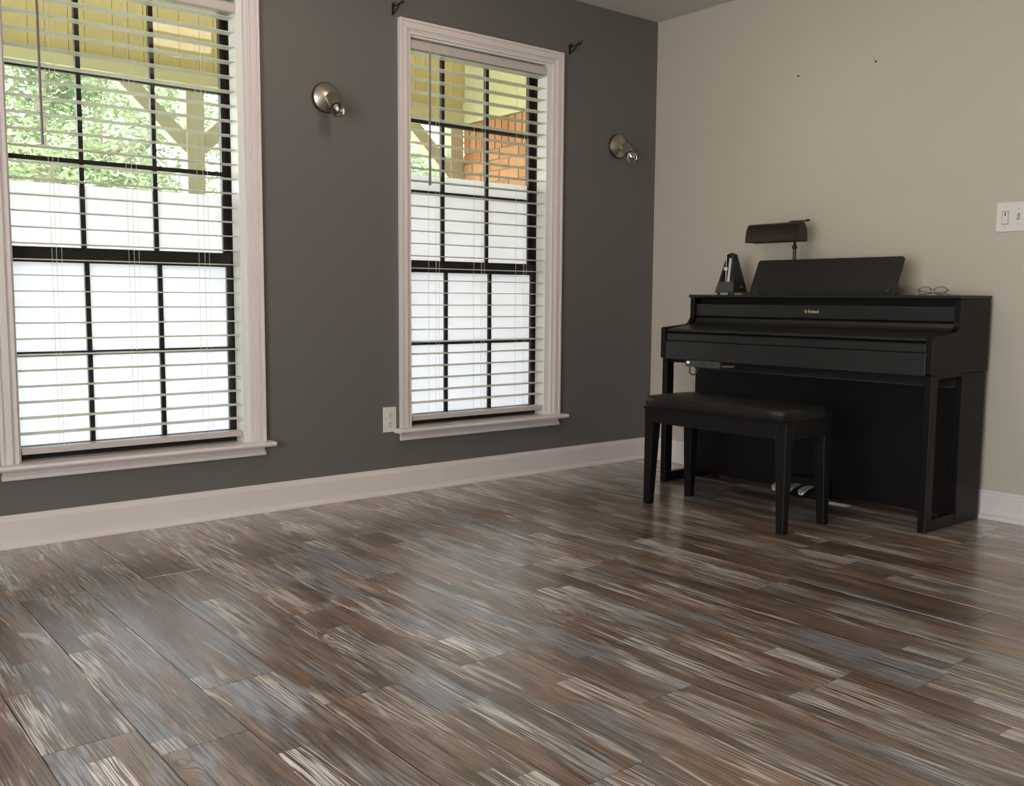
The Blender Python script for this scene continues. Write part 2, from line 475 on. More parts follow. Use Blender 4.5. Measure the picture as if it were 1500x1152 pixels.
# ------------------------------------------------------------------ windows
def window(w):
    n, xl, xr, ol, orr = w['n'], w['xl'], w['xr'], w['ol'], w['orr']
    root = empty('window_%d' % n, ((xl+xr)/2, 0, ZS))
    tag(root, w['label'], 'window', kind='structure')
    def B(mb, name, mat, parent=root, **kw):
        o = mb.build(name, mat, parent, **kw)
        if parent is root:
            o.matrix_parent_inverse = Matrix.Translation(-Vector(root.location))
        return o
    # stepped casing with mitred corners
    steps = [(0.0, 0.012, 0.024), (0.012, 0.019, 0.019), (0.019, 0.040, 0.021), (0.040, 0.047, 0.015), (0.047, CAS, 0.012)]
    ml, mr, mh = MB(), MB(), MB()
    for a, b, d in steps:
        ml.prism([(xl+a, ZS), (xl+b, ZS), (xl+b, ZT-b), (xl+a, ZT-a)], 'y', -d, 0)
        mr.prism([(xr-b, ZS), (xr-a, ZS), (xr-a, ZT-a), (xr-b, ZT-b)], 'y', -d, 0)
        mh.prism([(xl+b, ZT-b), (xr-b, ZT-b), (xr-a, ZT-a), (xl+a, ZT-a)], 'y', -d, 0)
    for mm in (ml, mr, mh):
        B(mm, 'casing', 'trim', bevel=0.0012)
    # stool and apron
    stool = MB()
    stool.prism([(-0.058, ZS-0.018), (-0.063, ZS-0.010), (-0.060, ZS-0.002), (-0.055, ZS), (0, ZS), (0, ZS-0.020), (-0.050, ZS-0.020)], 'x', xl-0.028, xr+0.028)
    stool.box(ol+0.0005, orr-0.0005, 0, 0.080, ZS-0.0195, ZS)
    B(stool, 'stool', 'trim', bevel=0.001)
    ap = MB()
    ap.box(xl+0.004, xr-0.004, -0.013, 0, 0.262, ZS-0.020)
    ap.prism([(0, 0.2455), (-0.019, 0.2455), (-0.021, 0.250), (-0.019, 0.259), (-0.014, 0.263), (0, 0.263)], 'x', xl+0.002, xr-0.002)
    B(ap, 'apron', 'trim', bevel=0.001)
    # jamb liner
    jl = MB(); jl.box(w['hl'], ol+0.012, 0.0005, 0.074, ZS, ZO1); B(jl, 'jamb', 'jamb')
    jr = MB(); jr.box(w['gr']+0.023, orr, 0.0005, 0.074, ZS, ZO1); B(jr, 'jamb', 'jamb')
    jh = MB(); jh.box(ol+0.012, w['gr']+0.023, 0.0005, 0.074, ZO1-0.012, ZO1); B(jh, 'jamb', 'jamb')
    # bronze frame
    f = MB(); y0, y1 = 0.074, WT-0.002
    fi = 0.026
    hl, hr, gx0, gx1 = w['hl'], w['hr'], w['gl']-0.028, w['gr']+0.028
    f.box(hl, gx0, y0, y1, ZS-0.018, ZO1); f.box(gx1, hr, y0, y1, ZS-0.018, ZO1)
    f.box(gx0, gx1, y0, y1, ZO1-0.012, ZO1); f.box(gx0, gx1, y0, y1, ZS-0.018, ZS+0.012)
    B(f, 'frame', 'bronze')
    # sashes
    st = 0.028
    for nm, za, zb, yy, rows, rb, rtp in (('upper_sash', 1.032, ZO1-0.012, 0.112, 3, 0.046, 0.016), ('lower_sash', ZS+0.012, 1.083, 0.084, 2, 0.036, 0.056)):
        sm = MB(); ya, yb = yy, yy+0.026
        sm.box(gx0, gx0+st, ya, yb, za, zb); sm.box(gx1-st, gx1, ya, yb, za, zb)
        sm.box(gx0+st, gx1-st, ya, yb, za, za+rb); sm.box(gx0+st, gx1-st, ya, yb, zb-rtp, zb)
        so = B(sm, nm, 'bronze')
        px0, px1, pz0, pz1 = gx0+st, gx1-st, za+rb, zb-rtp
        if nm == 'lower_sash':
            lk = MB(); lk.box((px0+px1)/2-0.03, (px0+px1)/2+0.03, ya-0.012, ya, zb-0.02, zb-0.004)
            lo = lk.build('sash_lock', 'bronze', so)
        mt = 0.017
        for i in (1, 2):
            xx = px0+(px1-px0)*i/3
            MB().box(xx-mt/2, xx+mt/2, ya+0.002, yb-0.002, pz0, pz1).build('muntin', 'bronze', so)
        for j in range(1, rows):
            zz = pz0+(pz1-pz0)*j/rows
            for i in range(3):
                xa = px0+(px1-px0)*i/3+(mt/2 if i else 0); xb = px0+(px1-px0)*(i+1)/3-(mt/2 if i < 2 else 0)
                MB().box(xa, xb, ya+0.002, yb-0.002, zz-mt/2, zz+mt/2).build('muntin', 'bronze', so)
        ft = w['film']
        for i in range(3):
            for j in range(rows):
                xa = px0+(px1-px0)*i/3; xb = px0+(px1-px0)*(i+1)/3
                zc, zd = pz0+(pz1-pz0)*j/rows, pz0+(pz1-pz0)*(j+1)/rows
                MB().box(xa+mt/2*(i > 0), xb-mt/2*(i < 2), yy+0.013, yy+0.0135, zc+mt/2*(j > 0), zd-mt/2*(j < rows-1)).build('pane', 'glass', so)
                if zc < ft:
                    MB().box(xa+mt/2*(i > 0)+0.001, xb-mt/2*(i < 2)-0.001, yy+0.0142, yy+0.0146, zc+mt/2*(j > 0), min(zd-mt/2*(j < rows-1), ft)).build('privacy_film', 'film', so)
    return root
WIN[0].update(label='wide white-cased window beside the single nickel sconce, film up to its lowest upper bar', film=1.319)
WIN[1].update(label='white-cased window between the two nickel sconces, brick porch wall seen through it', film=1.487)
for w in WIN:
    window(w)
# every window-root child was built in world coordinates
for o in bpy.data.objects:
    if o.parent and o.parent.name.startswith('window_') and o.parent.type == 'EMPTY':
        o.matrix_parent_inverse = Matrix.Translation(-Vector(o.parent.location))

# frame of the unseen side window, added to light the room
rw = empty('window_3', (XW, -3.0, 0.2)); tag(rw, 'unseen wide side window added to light the room', 'window', kind='structure')
mm = MB()
for a in (-4.15, -1.89):
    mm.box(XW-0.03, XW, a, a+0.04, 0.2, 2.1)
mm.box(XW-0.03, XW, -4.11, -1.89, 0.2, 0.25); mm.box(XW-0.03, XW, -4.11, -1.89, 2.05, 2.1)
o = mm.build('frame', 'trim', rw); o.matrix_parent_inverse = Matrix.Translation(-Vector(rw.location))

# ------------------------------------------------------------------ blinds
SLAT_D, SLAT_P = 0.0600, 0.0574
def blind(w, label, z0, wand_x, wand_z, tilt_r):
    xl, xr = w['ol']+0.016, w['gr']+0.019
    wd = xr-xl; yc = 0.036
    root = empty('window_blind', (xl, yc, ZS))
    tag(root, label, 'blind', 'white faux-wood blinds in the window openings')
    def B(mb, name, mat, **kw):
        o = mb.build(name, mat, root, **kw); o.matrix_parent_inverse = Matrix.Translation(-Vector(root.location)); return o
    m = MB(); m.box(xl, xr, 0.012, 0.066, 2.030, 2.070); B(m, 'headrail', 'valance', bevel=0.001)
    m = MB(); m.prism([(0.002, 2.030), (0.006, 2.026), (0.011, 2.030), (0.011, 2.066), (0.004, 2.066), (0.001, 2.060)], 'x', xl-0.002, xr+0.002)
    B(m, 'valance', 'valance', bevel=0.001)
    # slats: one crowned cross-section, shared mesh
    m = MB()
    N = 6; topv, botv = [], []
    for i in range(N+1):
        s_ = -SLAT_D/2+SLAT_D*i/N
        c_ = 0.0016*(1-(2*s_/SLAT_D)**2)
        topv.append((s_, c_+0.0014)); botv.append((s_, c_-0.0014))
    m.prism(topv+botv[::-1], 'x', 0, wd)
    me = m.mesh('slat', 'slat')
    nS = 0
    z = z0
    while z < 2.022:
        o = link('slat', me, root)
        o.location = (0, 0, z-ZS)
        o.rotation_euler = (R(tilt_r), 0, 0)
        z += SLAT_P; nS += 1
    zb = 0.341
    m = MB(); m.box(xl, xr, yc-0.028, yc+0.028, zb-0.011, zb+0.011); B(m, 'bottom_rail', 'valance', bevel=0.002)
    lx = [xl+wd*f for f in (0.17, 0.50, 0.83)]
    for x in lx:
        for yy in (yc-SLAT_D/2-0.0015, yc+SLAT_D/2+0.0015):
            m = MB(); m.tube([(x, yy, zb), (x, yy, 2.03)], 0.0009, 5); B(m, 'ladder_cord', 'cord')
        m = MB(); m.tube([(x+0.018, yc-SLAT_D/2-0.002, zb), (x+0.018, yc-SLAT_D/2-0.002, 2.03)], 0.0007, 5); B(m, 'lift_cord', 'cord')
        m = MB()
        for q in range(6):
            a = 2*math.pi*q/6
        m.tube([(x-0.012, yc-0.030, zb+0.006), (x-0.004, yc-0.032, zb-0.001), (x+0.006, yc-0.031, zb+0.005), (x+0.02, yc-0.0315, zb+0.009)], 0.0014, 5); B(m, 'cord_knot', 'cord')
    m = MB(); m.tube([(wand_x, -0.012, wand_z), (wand_x, -0.012, 2.02)], [0.0055, 0.0040], 6); B(m, 'tilt_wand', 'wand')
    m = MB(); m.tube([(wand_x, -0.012, 2.016), (wand_x+0.004, -0.008, 2.030), (wand_x, 0.0, 2.036)], 0.0018, 6); B(m, 'wand_hook', 'cord')
    return root
blind(WIN[0], 'white open-slat blind in the window beside the single sconce', 0.403, -3.174, 1.437, 1.0)
blind(WIN[1], 'white open-slat blind in the window between the two sconces', 0.412, -1.523, 1.424, 1.0)

# ------------------------------------------------------------------ wall fittings
def sconce(x, z, label):
    root = empty('wall_sconce', (x, 0, z)); tag(root, label, 'wall light', 'nickel wall sconces beside the windows')
    T = Matrix.Rotation(R(90), 4, 'X')          # local z -> -y
    m = MB(); m.lathe([(0.060, 0), (0.064, 0.004), (0.064, 0.012), (0.061, 0.016)], T, 40); m.build('rim', 'nickel_dark', root, smooth=True)
    m = MB(); m.lathe([(0.061, 0.013), (0.060, 0.018), (0.050, 0.026), (0.030, 0.036), (0.017, 0.042), (0.0, 0.044)], T, 40); m.build('backplate', 'nickel', root, smooth=True)
    m = MB(); m.tube([(0, -0.040, 0), (0, -0.060, 0), (0, -0.072, -0.004), (0, -0.080, -0.012)], 0.009, 12); m.build('arm', 'nickel', root, smooth=True)
    d = Vector((0.0, -0.65, -0.76)).normalized()
    q = Vector((0, -0.058, -0.006))
    TM = Matrix.Translation(q) @ d.to_track_quat('Z', 'Y').to_matrix().to_4x4()
    m = MB(); m.lathe([(0.016, -0.012), (0.024, -0.006), (0.026, 0.004), (0.026, 0.056), (0.023, 0.058)], TM, 28); m.build('socket', 'nickel', root, smooth=True)
    m = MB(); m.lathe([(0.0235, 0.0585), (0.0235, 0.064), (0.0125, 0.064), (0.0125, 0.0585)], TM, 28); m.build('socket_rim', 'nickel_dark', root, smooth=True)
    pr = [(0.012, 0.060)] + [(0.027*math.sin(a), 0.084-0.027*math.cos(a)) for a in [R(v) for v in range(32, 181, 12)]]
    m = MB(); m.lathe(pr, TM, 24); b = m.build('bulb', 'bulb', root, smooth=True)
    m = MB(); m.lathe([(0.007, 0.0605), (0.007, 0.074), (0.002, 0.084)], TM, 8); m.build('filament_stem', 'chrome', b)
    return root
sconce(-2.052, 1.749, 'nickel wall sconce with bare bulb on grey wall between the windows')
sconce(-0.303, 1.726, 'nickel wall sconce with bare bulb on grey wall by the room corner')

def bracket(x, z, label):
    root = empty('curtain_rod_bracket', (x, 0, z)); tag(root, label, 'bracket', 'black curtain rod brackets above the window')
    m = MB(); m.box(-0.006, 0.006, -0.003, 0, -0.028, 0.022); m.build('plate', 'iron', root, bevel=0.001)
    m = MB(); m.tube([(0, -0.003, 0.008), (0, -0.05, 0.010), (0, -0.085, 0.010)], 0.0035, 8); m.build('arm', 'iron', root)
    m = MB(); m.tube([(0, -0.003, -0.022), (0, -0.04, -0.006), (0, -0.055, 0.006)], 0.0028, 8); m.build('brace', 'iron', root)
    m = MB(); m.tube([(0, -0.080+0.012*math.cos(R(a)), 0.020+0.012*math.sin(R(a))) for a in range(150, 400, 20)], 0.0028, 8); m.build('cradle', 'iron', root)
    m = MB(); m.tube([(0, -0.012, 0.010), (0, -0.012, 0.026)], 0.004, 8); m.build('thumb_screw', 'iron', root)
    return root
bracket(-1.712, 2.180, 'black curtain rod bracket above the casing corner facing the other window')
bracket(-0.655, 2.180, 'black curtain rod bracket above the casing corner on the room-corner side')

# duplex outlet
root = empty('wall_outlet', (-1.7425, 0, 0.347)); tag(root, 'white duplex power outlet low on the grey wall beside a window', 'outlet')
MB().box(-0.035, 0.035, -0.006, 0, -0.058, 0.058).build('cover_plate', 'plastic_white', root, bevel=0.003)
for s_ in (1, -1):
    T = Matrix.Translation((0, -0.006, s_*0.0195)) @ Matrix.Rotation(R(90), 4, 'X')
    m = MB(); m.lathe([(0.0165, 0), (0.0165, 0.003), (0.0155, 0.004)], T, 20); r = m.build('receptacle', 'plastic_white', root)
    for dx in (-0.0062, 0.0062):
        MB().box(dx-0.0013, dx+0.0013, -0.0106, -0.0098, s_*0.0195+0.000, s_*0.0195+0.009).build('slot', 'plastic_dark', r)
    MB().box(-0.0025, 0.0025, -0.0106, -0.0098, s_*0.0195-0.010, s_*0.0195-0.005).build('slot', 'plastic_dark', r)
MB().lathe([(0.003, 0), (0.003, 0.0015)], Matrix.Translation((0, -0.006, 0)) @ Matrix.Rotation(R(90), 4, 'X'), 10).build('screw', 'nickel', root)

# switch plate on the east wall (runs out of the frame)
root = empty('switch_plate', (0, -1.984, 1.2495)); tag(root, 'white gang plate with dimmer and toggle switches on the pale wall', 'light switch')
MB().box(-0.007, 0, -0.083, 0.083, -0.0595, 0.0595).build('cover_plate', 'plastic_white', root, bevel=0.003)
d0 = 0.046
MB().box(-0.0085, -0.007, d0-0.0165, d0+0.0165, -0.034, 0.034).build('dimmer_frame', 'plastic_white', root, bevel=0.0008)
MB().box(-0.0088, -0.0084, d0-0.0125, d0+0.0125, -0.0295, 0.0235).build('dimmer_slot', 'plastic_dark', root)
MB().box(-0.0105, -0.0086, d0-0.0112, d0+0.0112, -0.0275, 0.0215).build('dimmer_pad', 'plastic_white', root, bevel=0.0008)
MB().box(-0.0112, -0.0104, d0-0.0022, d0+0.0022, 0.004, 0.018).build('slider_slot', 'plastic_dark', root)
MB().box(-0.0150, -0.0104, d0-0.0045, d0+0.0045, -0.018, -0.010).build('slider_knob', 'plastic_white', root, bevel=0.0008)
for d1 in (-0.004, -0.052):
    MB().box(-0.0078, -0.0069, d1-0.0055, d1+0.0055, -0.012, 0.012).build('toggle_slot', 'plastic_dark', root)
    mt_ = MB(); mt_.hexa([(-0.0075, d1-0.0042, -0.009), (-0.0075, d1+0.0042, -0.009), (-0.0075, d1+0.0042, 0.004), (-0.0075, d1-0.0042, 0.004),
                          (-0.021, d1-0.0034, 0.004), (-0.021, d1+0.0034, 0.004), (-0.020, d1+0.0034, 0.011), (-0.020, d1-0.0034, 0.011)])
    mt_.build('toggle', 'plastic_white', root)
    for dz in (0.03, -0.03):
        MB().lathe([(0.0028, 0), (0.0028, 0.001)], Matrix.Translation((-0.007, d1, dz)) @ Matrix.Rotation(R(-90), 4, 'Y'), 10).build('screw', 'nickel', root)
for dz in (0.0435, -0.0435):
    MB().lathe([(0.0028, 0), (0.0028, 0.001)], Matrix.Translation((-0.007, d0, dz)) @ Matrix.Rotation(R(-90), 4, 'Y'), 10).build('screw', 'nickel', root)

# two picture nails left in the pale wall
for (y, z), lb in (((-1.331, 1.976), 'small nail left in pale wall, the one on the switch side'), ((-0.927, 1.982), 'small nail left in pale wall, the one on the room-corner side')):
    m = MB(); T = Matrix.Translation((0, y, z)) @ Matrix.Rotation(R(-90), 4, 'Y')
    m.lathe([(0.0018, 0), (0.0018, 0.010), (0.0042, 0.0102), (0.0042, 0.012), (0.0, 0.0125)], T, 10)
    tag(m.build('wall_nail', 'iron'), lb, 'nail', 'nails in the pale wall')

# ceiling lamp (above the frame; seen as a peach reflection in the window glass)
root = empty('ceiling_lamp', (-2.06, -1.33, H)); tag(root, 'round frosted glass bowl lamp hanging from the ceiling', 'ceiling light')
MB().lathe([(0.06, 0.0), (0.075, -0.004), (0.07, -0.016), (0.02, -0.028)], n=32).build('canopy', 'nickel', root, smooth=True)
MB().lathe([(0.012, -0.02), (0.012, -0.09)], n=12).build('stem', 'nickel', root, smooth=True)
MB().lathe([(0.190, -0.070), (0.186, -0.098), (0.168, -0.140), (0.135, -0.178), (0.085, -0.206), (0.03, -0.217)], n=40).build('glass_bowl', 'glow', root, smooth=True)
MB().lathe([(0.008, -0.217), (0.013, -0.224), (0.009, -0.236), (0.002, -0.240)], n=16).build('finial', 'nickel', root, smooth=True)

# ------------------------------------------------------------------ digital piano
PIA = empty('digital_piano', (-0.0305, -1.9108, 0), R(0.625))
tag(PIA, 'black upright digital piano standing against the pale wall', 'piano')
PWD = 1.377
side = [(-0.003, 0.917), (-0.003, 0.621), (-0.462, 0.619), (-0.468, 0.624), (-0.468, 0.763), (-0.463, 0.770), (-0.330, 0.781), (-0.300, 0.784)]
cx_, cz_ = -0.302, 0.834
for a in range(-80, 1, 10):
    side.append((cx_+0.050*math.cos(R(a)), cz_+0.050*math.sin(R(a))))
side.append((-0.252, 0.917))
for y0 in (0, PWD-0.028):
    MB().prism(side, 'y', y0, y0+0.028).build('side_panel', 'black_shaded', PIA, bevel=0.0025)
ia, ib = 0.028, PWD-0.028
MB().box(-0.262, 0, -0.004, PWD+0.004, 0.9172, 0.9308).build('lid', 'black_wood', PIA, bevel=0.003)
MB().box(-0.20, -0.17, ia, ib, 0.80, 0.917).build('inner_board', 'recess', PIA)
fpn = MB().box(-0.240, -0.20, ia+0.001, ib-0.001, 0.8255, 0.8850).build('front_panel', 'black_wood', PIA, bevel=0.002)
fb = MB(); pf = [(-0.195, 0.8190), (-0.232, 0.8185), (-0.237, 0.8150), (-0.243, 0.8000), (-0.252, 0.7905), (-0.268, 0.7860), (-0.300, 0.7820), (-0.440, 0.7655), (-0.452, 0.7630), (-0.456, 0.7590), (-0.456, 0.7520), (-0.450, 0.7500), (-0.30, 0.765), (-0.195, 0.775)]
fb.prism(pf, 'y', ia+0.001, ib-0.001); fb.build('fallboard', 'black_wood', PIA, bevel=0.0012)
MB().box(-0.440, -0.20, ia, ib, 0.60, 0.746).build('key_bed', 'recess', PIA)
MB().box(-0.461, -0.440, ia+0.004, ib-0.004, 0.7080, 0.7410).build('key_slip', 'black_wood', PIA, bevel=0.002)
MB().box(-0.464, -0.440, ia+0.001, ib-0.001, 0.6170, 0.7050).build('front_beam', 'black_wood', PIA, bevel=0.002)
MB().box(-0.19, -0.01, ia, ib, 0.03, 0.915).build('cabinet_body', 'recess', PIA)
sp = MB(); sp.prism([(-0.19, 0.600), (-0.203, 0.600), (-0.243, 0.563), (-0.243, 0.5595), (-0.19, 0.5595)], 'y', ia, ib); sp.build('speaker_strip', 'plastic_grey', PIA, bevel=0.001)
MB().box(-0.207, -0.19, ia, ib, 0.030, 0.559).build('lower_panel', 'black_shaded', PIA, bevel=0.001)
for y0 in (0.002, PWD-0.032):
    MB().box(-0.207, -0.015, y0, y0+0.0255, 0, 0.619).build('rear_leg', 'black_shaded', PIA, bevel=0.002)
for y0 in (0.003, PWD-0.035):
    lg = MB(); lg.box(-0.455, -0.405, y0, y0+0.032, 0, 0.619); lg.build('front_leg', 'black_shaded', PIA, bevel=0.003)
    MB().box(-0.405, -0.207, y0+0.002, y0+0.030, 0.0, 0.048).build('foot_rail', 'black_shaded', PIA, bevel=0.003)
    cr = MB(); cr.prism([(-0.405, 0.619), (-0.207, 0.619), (-0.207, 0.597), (-0.225, 0.606), (-0.385, 0.606), (-0.405, 0.597)], 'y', y0+0.002, y0+0.028); cr.build('leg_brace', 'black_shaded', PIA)
# music rest: ledge, board leaning back, two stoppers
MB().box(-0.235, -0.19, 0.295, 1.075, 0.9310, 0.9440).build('rest_ledge', 'black_wood', PIA, bevel=0.002)
mr = MB()
y0, y1, hh, rr = 0.302, 1.043, 0.166, 0.012
pl = [(y0, 0), (y1, 0)] + [(y1-rr+rr*math.sin(R(a)), hh-rr+rr*math.cos(R(a))) for a in range(90, -1, -15)] + [(y0+rr-rr*math.sin(R(a)), hh-rr+rr*math.cos(R(a))) for a in range(0, 91, 15)]
mr.prism(pl, 'x', -0.006, 0.006)
rest = mr.build('music_rest', 'black_wood', PIA, bevel=0.0015)
rest.location = (-0.213, 0, 0.9425); rest.rotation_euler = (0, R(24), 0)
for yy in (0.330, 1.000):
    MB().box(-0.232, -0.216, yy-0.006, yy+0.006, 0.9440, 0.9530).build('page_stopper', 'plastic_grey', PIA, bevel=0.002)
# lettering and emblem on the front panel
cu = bpy.data.curves.new('lettering', 'FONT'); cu.body = 'Roland'; cu.size = 0.0195; cu.extrude = 0.0004; cu.align_x = 'CENTER'; cu.offset = 0.0003
tmp = bpy.data.objects.new('lettering_tmp', cu); C.objects.link(tmp)
bpy.context.view_layer.update()
me = bpy.data.meshes.new_from_object(tmp.evaluated_get(bpy.context.evaluated_depsgraph_get()))
bpy.data.objects.remove(tmp, do_unlink=True)
me.name = 'lettering'; me.materials.clear(); me.materials.append(MT['gold'])
lt = link('brand_lettering', me, fpn); lt.matrix_local = Matrix.Translation((-0.2405, 0.674, 0.8500)) @ Matrix(((0, 0, -1, 0), (-1, 0, 0, 0), (0, 1, 0, 0), (0, 0, 0, 1)))
eb = MB()
eb.box(-0.2412, -0.2400, 0.7085, 0.7205, 0.8590, 0.8622); eb.box(-0.2412, -0.2400, 0.7085, 0.7117, 0.8500, 0.8622)
eb.box(-0.2412, -0.2400, 0.7150, 0.7180, 0.8500, 0.8575); eb.box(-0.2412, -0.2400, 0.7085, 0.7180, 0.8500, 0.8528)
eb.build('brand_emblem', 'gold', fpn)
# headphone jack box under the key bed
jb = MB().box(-0.458, -0.33, 1.020, 1.225, 0.586, 0.6165).build('jack_box', 'plastic_grey', PIA, bevel=0.001)
MB().box(-0.4595, -0.4575, 1.200, 1.216, 0.600, 0.611).build('indicator_light', 'led', jb)
for yy in (1.134, 1.112, 1.064):
    MB().lathe([(0.0078, 0), (0.0078, 0.0015), (0.006, 0.002)], Matrix.Translation((-0.458, yy, 0.602)) @ Matrix.Rotation(R(-90), 4, 'Y'), 16).build('jack_socket', 'plastic_dark', jb)
for yy in (1.155, 1.088):
    MB().lathe([(0.003, 0), (0.003, 0.001)], Matrix.Translation((-0.458, yy, 0.603)) @ Matrix.Rotation(R(-90), 4, 'Y'), 10).build('jack_socket', 'plastic_dark', jb)
hk = MB(); hk.tube([(-0.45, 1.205, 0.586), (-0.45, 1.205, 0.556), (-0.45, 1.195, 0.548), (-0.45, 1.175, 0.548), (-0.45, 1.165, 0.556), (-0.45, 1.150, 0.586)], 0.0035, 8); hk.build('headphone_hook', 'plastic_grey', PIA, smooth=True)
kb = MB(); kb.tube([(-0.43, 1.018, 0.596), (-0.43, 0.99, 0.598), (-0.43, 0.955, 0.601)], [0.009, 0.008, 0.011], 12); kb.build('cable_plug', 'nickel', PIA, smooth=True)
# pedals
pb = MB(); pb.box(-0.285, -0.19, 0.565, 0.815, 0.012, 0.105); pb.build('pedal_box', 'recess', PIA, bevel=0.004)
for yy in (0.620, 0.690, 0.760):
    p_ = MB(); NN = 7; vs = []
    path = [(-0.245, 0.070, 0.010), (-0.28, 0.074, 0.012), (-0.315, 0.074, 0.018), (-0.345, 0.069, 0.021), (-0.365, 0.060, 0.018), (-0.372, 0.051, 0.010)]
    for (x, z, hw) in path:
        vs += [(x, yy-hw, z), (x, yy+hw, z), (x, yy+hw*0.9, z-0.009), (x, yy-hw*0.9, z-0.009)]
    fs = [(i*4+j, i*4+(j+1) % 4, i*4+4+(j+1) % 4, i*4+4+j) for i in range(len(path)-1) for j in range(4)] + [(3, 2, 1, 0), tuple(range(len(vs)-4, len(vs)))]
    p_.add(vs, fs); p_.build('pedal', 'chrome', PIA, smooth=True, bevel=0.001)

# ------------------------------------------------------------------ things on the piano lid
LZ = 0.9308
def metronome():
    root = empty('metronome', (-0.235, -0.742, LZ), R(1.0)); tag(root, 'black pyramid metronome with silver pendulum on the piano lid', 'metronome')
    b, tp, z0, z1 = 0.056, 0.018, 0.010, 0.196
    def at(z): return b+(tp-b)*(z-z0)/(z1-z0)
    m = MB(); q, r_ = at(z0), at(z1)
    for (za, zb, fx) in ((z0, 0.062, -1),):
        m.hexa([(-at(za), -at(za), za), (at(za), -at(za), za), (at(za), at(za), za), (-at(za), at(za), za), (-at(zb), -at(zb), zb), (at(zb), -at(zb), zb), (at(zb), at(zb), zb), (-at(zb), at(zb), zb)])
    # hollow front above the base: recessed core, two cheeks, back
    zb, zc = 0.062, z1
    wv = 0.010
    for s_ in (-1, 1):
        m.hexa([(-at(zb), s_*(at(zb)), zb), (at(zb), s_*at(zb), zb), (at(zb), s_*(at(zb)-wv), zb), (-at(zb), s_*(at(zb)-wv), zb),
                (-at(zc), s_*at(zc), zc), (at(zc), s_*at(zc), zc), (at(zc), s_*(at(zc)-wv*0.5), zc), (-at(zc), s_*(at(zc)-wv*0.5), zc)])
    m.hexa([(-at(zb)+0.022, -at(zb)+wv, zb), (at(zb), -at(zb)+wv, zb), (at(zb), at(zb)-wv, zb), (-at(zb)+0.022, at(zb)-wv, zb),
            (-at(zc)+0.010, -at(zc)+wv*0.5, zc), (at(zc), -at(zc)+wv*0.5, zc), (at(zc), at(zc)-wv*0.5, zc), (-at(zc)+0.010, at(zc)-wv*0.5, zc)])
    m.hexa([(-tp, -tp, z1), (tp, -tp, z1), (tp, tp, z1), (-tp, tp, z1), (-tp*0.3, -tp*0.3, z1+0.009), (tp*0.3, -tp*0.3, z1+0.009), (tp*0.3, tp*0.3, z1+0.009), (-tp*0.3, tp*0.3, z1+0.009)])
    m.build('shell', 'metro', root, bevel=0.0015)
    f = MB(); za, zb2 = 0.012, 0.064
    f.hexa([(-at(za)-0.002, -at(za), za), (-at(za), -at(za), za), (-at(za), at(za), za), (-at(za)-0.002, at(za), za), (-at(zb2)-0.002, -at(zb2), zb2), (-at(zb2), -at(zb2), zb2), (-at(zb2), at(zb2), zb2), (-at(zb2)-0.002, at(zb2), zb2)])
    f.build('front_plate', 'metro_panel', root)
    sc = MB(); za, zb2 = 0.064, 0.178
    xx = lambda z: -at(z)+0.021-0.011*(z-0.062)/(z1-0.062)
    sc.hexa([(xx(za)-0.003, -0.0065, za), (xx(za), -0.0065, za), (xx(za), 0.0065, za), (xx(za)-0.003, 0.0065, za), (xx(zb2)-0.003, -0.0065, zb2), (xx(zb2), -0.0065, zb2), (xx(zb2), 0.0065, zb2), (xx(zb2)-0.003, 0.0065, zb2)])
    sc.build('scale_plate', 'silver', root)
    pd = MB(); pd.tube([(-at(0.06)+0.004, 0.002, 0.060), (-at(0.19)-0.002, 0.018, 0.186)], 0.0020, 8)
    po = pd.build('pendulum', 'chrome', root)
    bx_ = -at(0.125)-0.001
    wt = MB(); wt.hexa([(bx_-0.004, 0.004, 0.118), (bx_+0.004, 0.004, 0.118), (bx_+0.004, 0.016, 0.118), (bx_-0.004, 0.016, 0.118), (bx_-0.004, 0.001, 0.134), (bx_+0.004, 0.001, 0.134), (bx_+0.004, 0.021, 0.134), (bx_-0.004, 0.021, 0.134)])
    wt.build('weight', 'silver', po)
    T = Matrix.Translation((0.006, -at(0.035), 0.038)) @ Matrix.Rotation(R(90), 4, 'X')
    MB().lathe([(0.003, 0), (0.003, 0.006), (0.007, 0.006), (0.007, 0.008)], T, 12).build('winding_key', 'nickel', root)
    for sx in (-1, 1):
        for sy in (-1, 1):
            MB().lathe([(0.0065, 0.0), (0.008, 0.004), (0.0065, 0.0105)], Matrix.Translation((sx*0.043, sy*0.043, 0)), 12).build('foot', 'metro', root, smooth=True)
metronome()

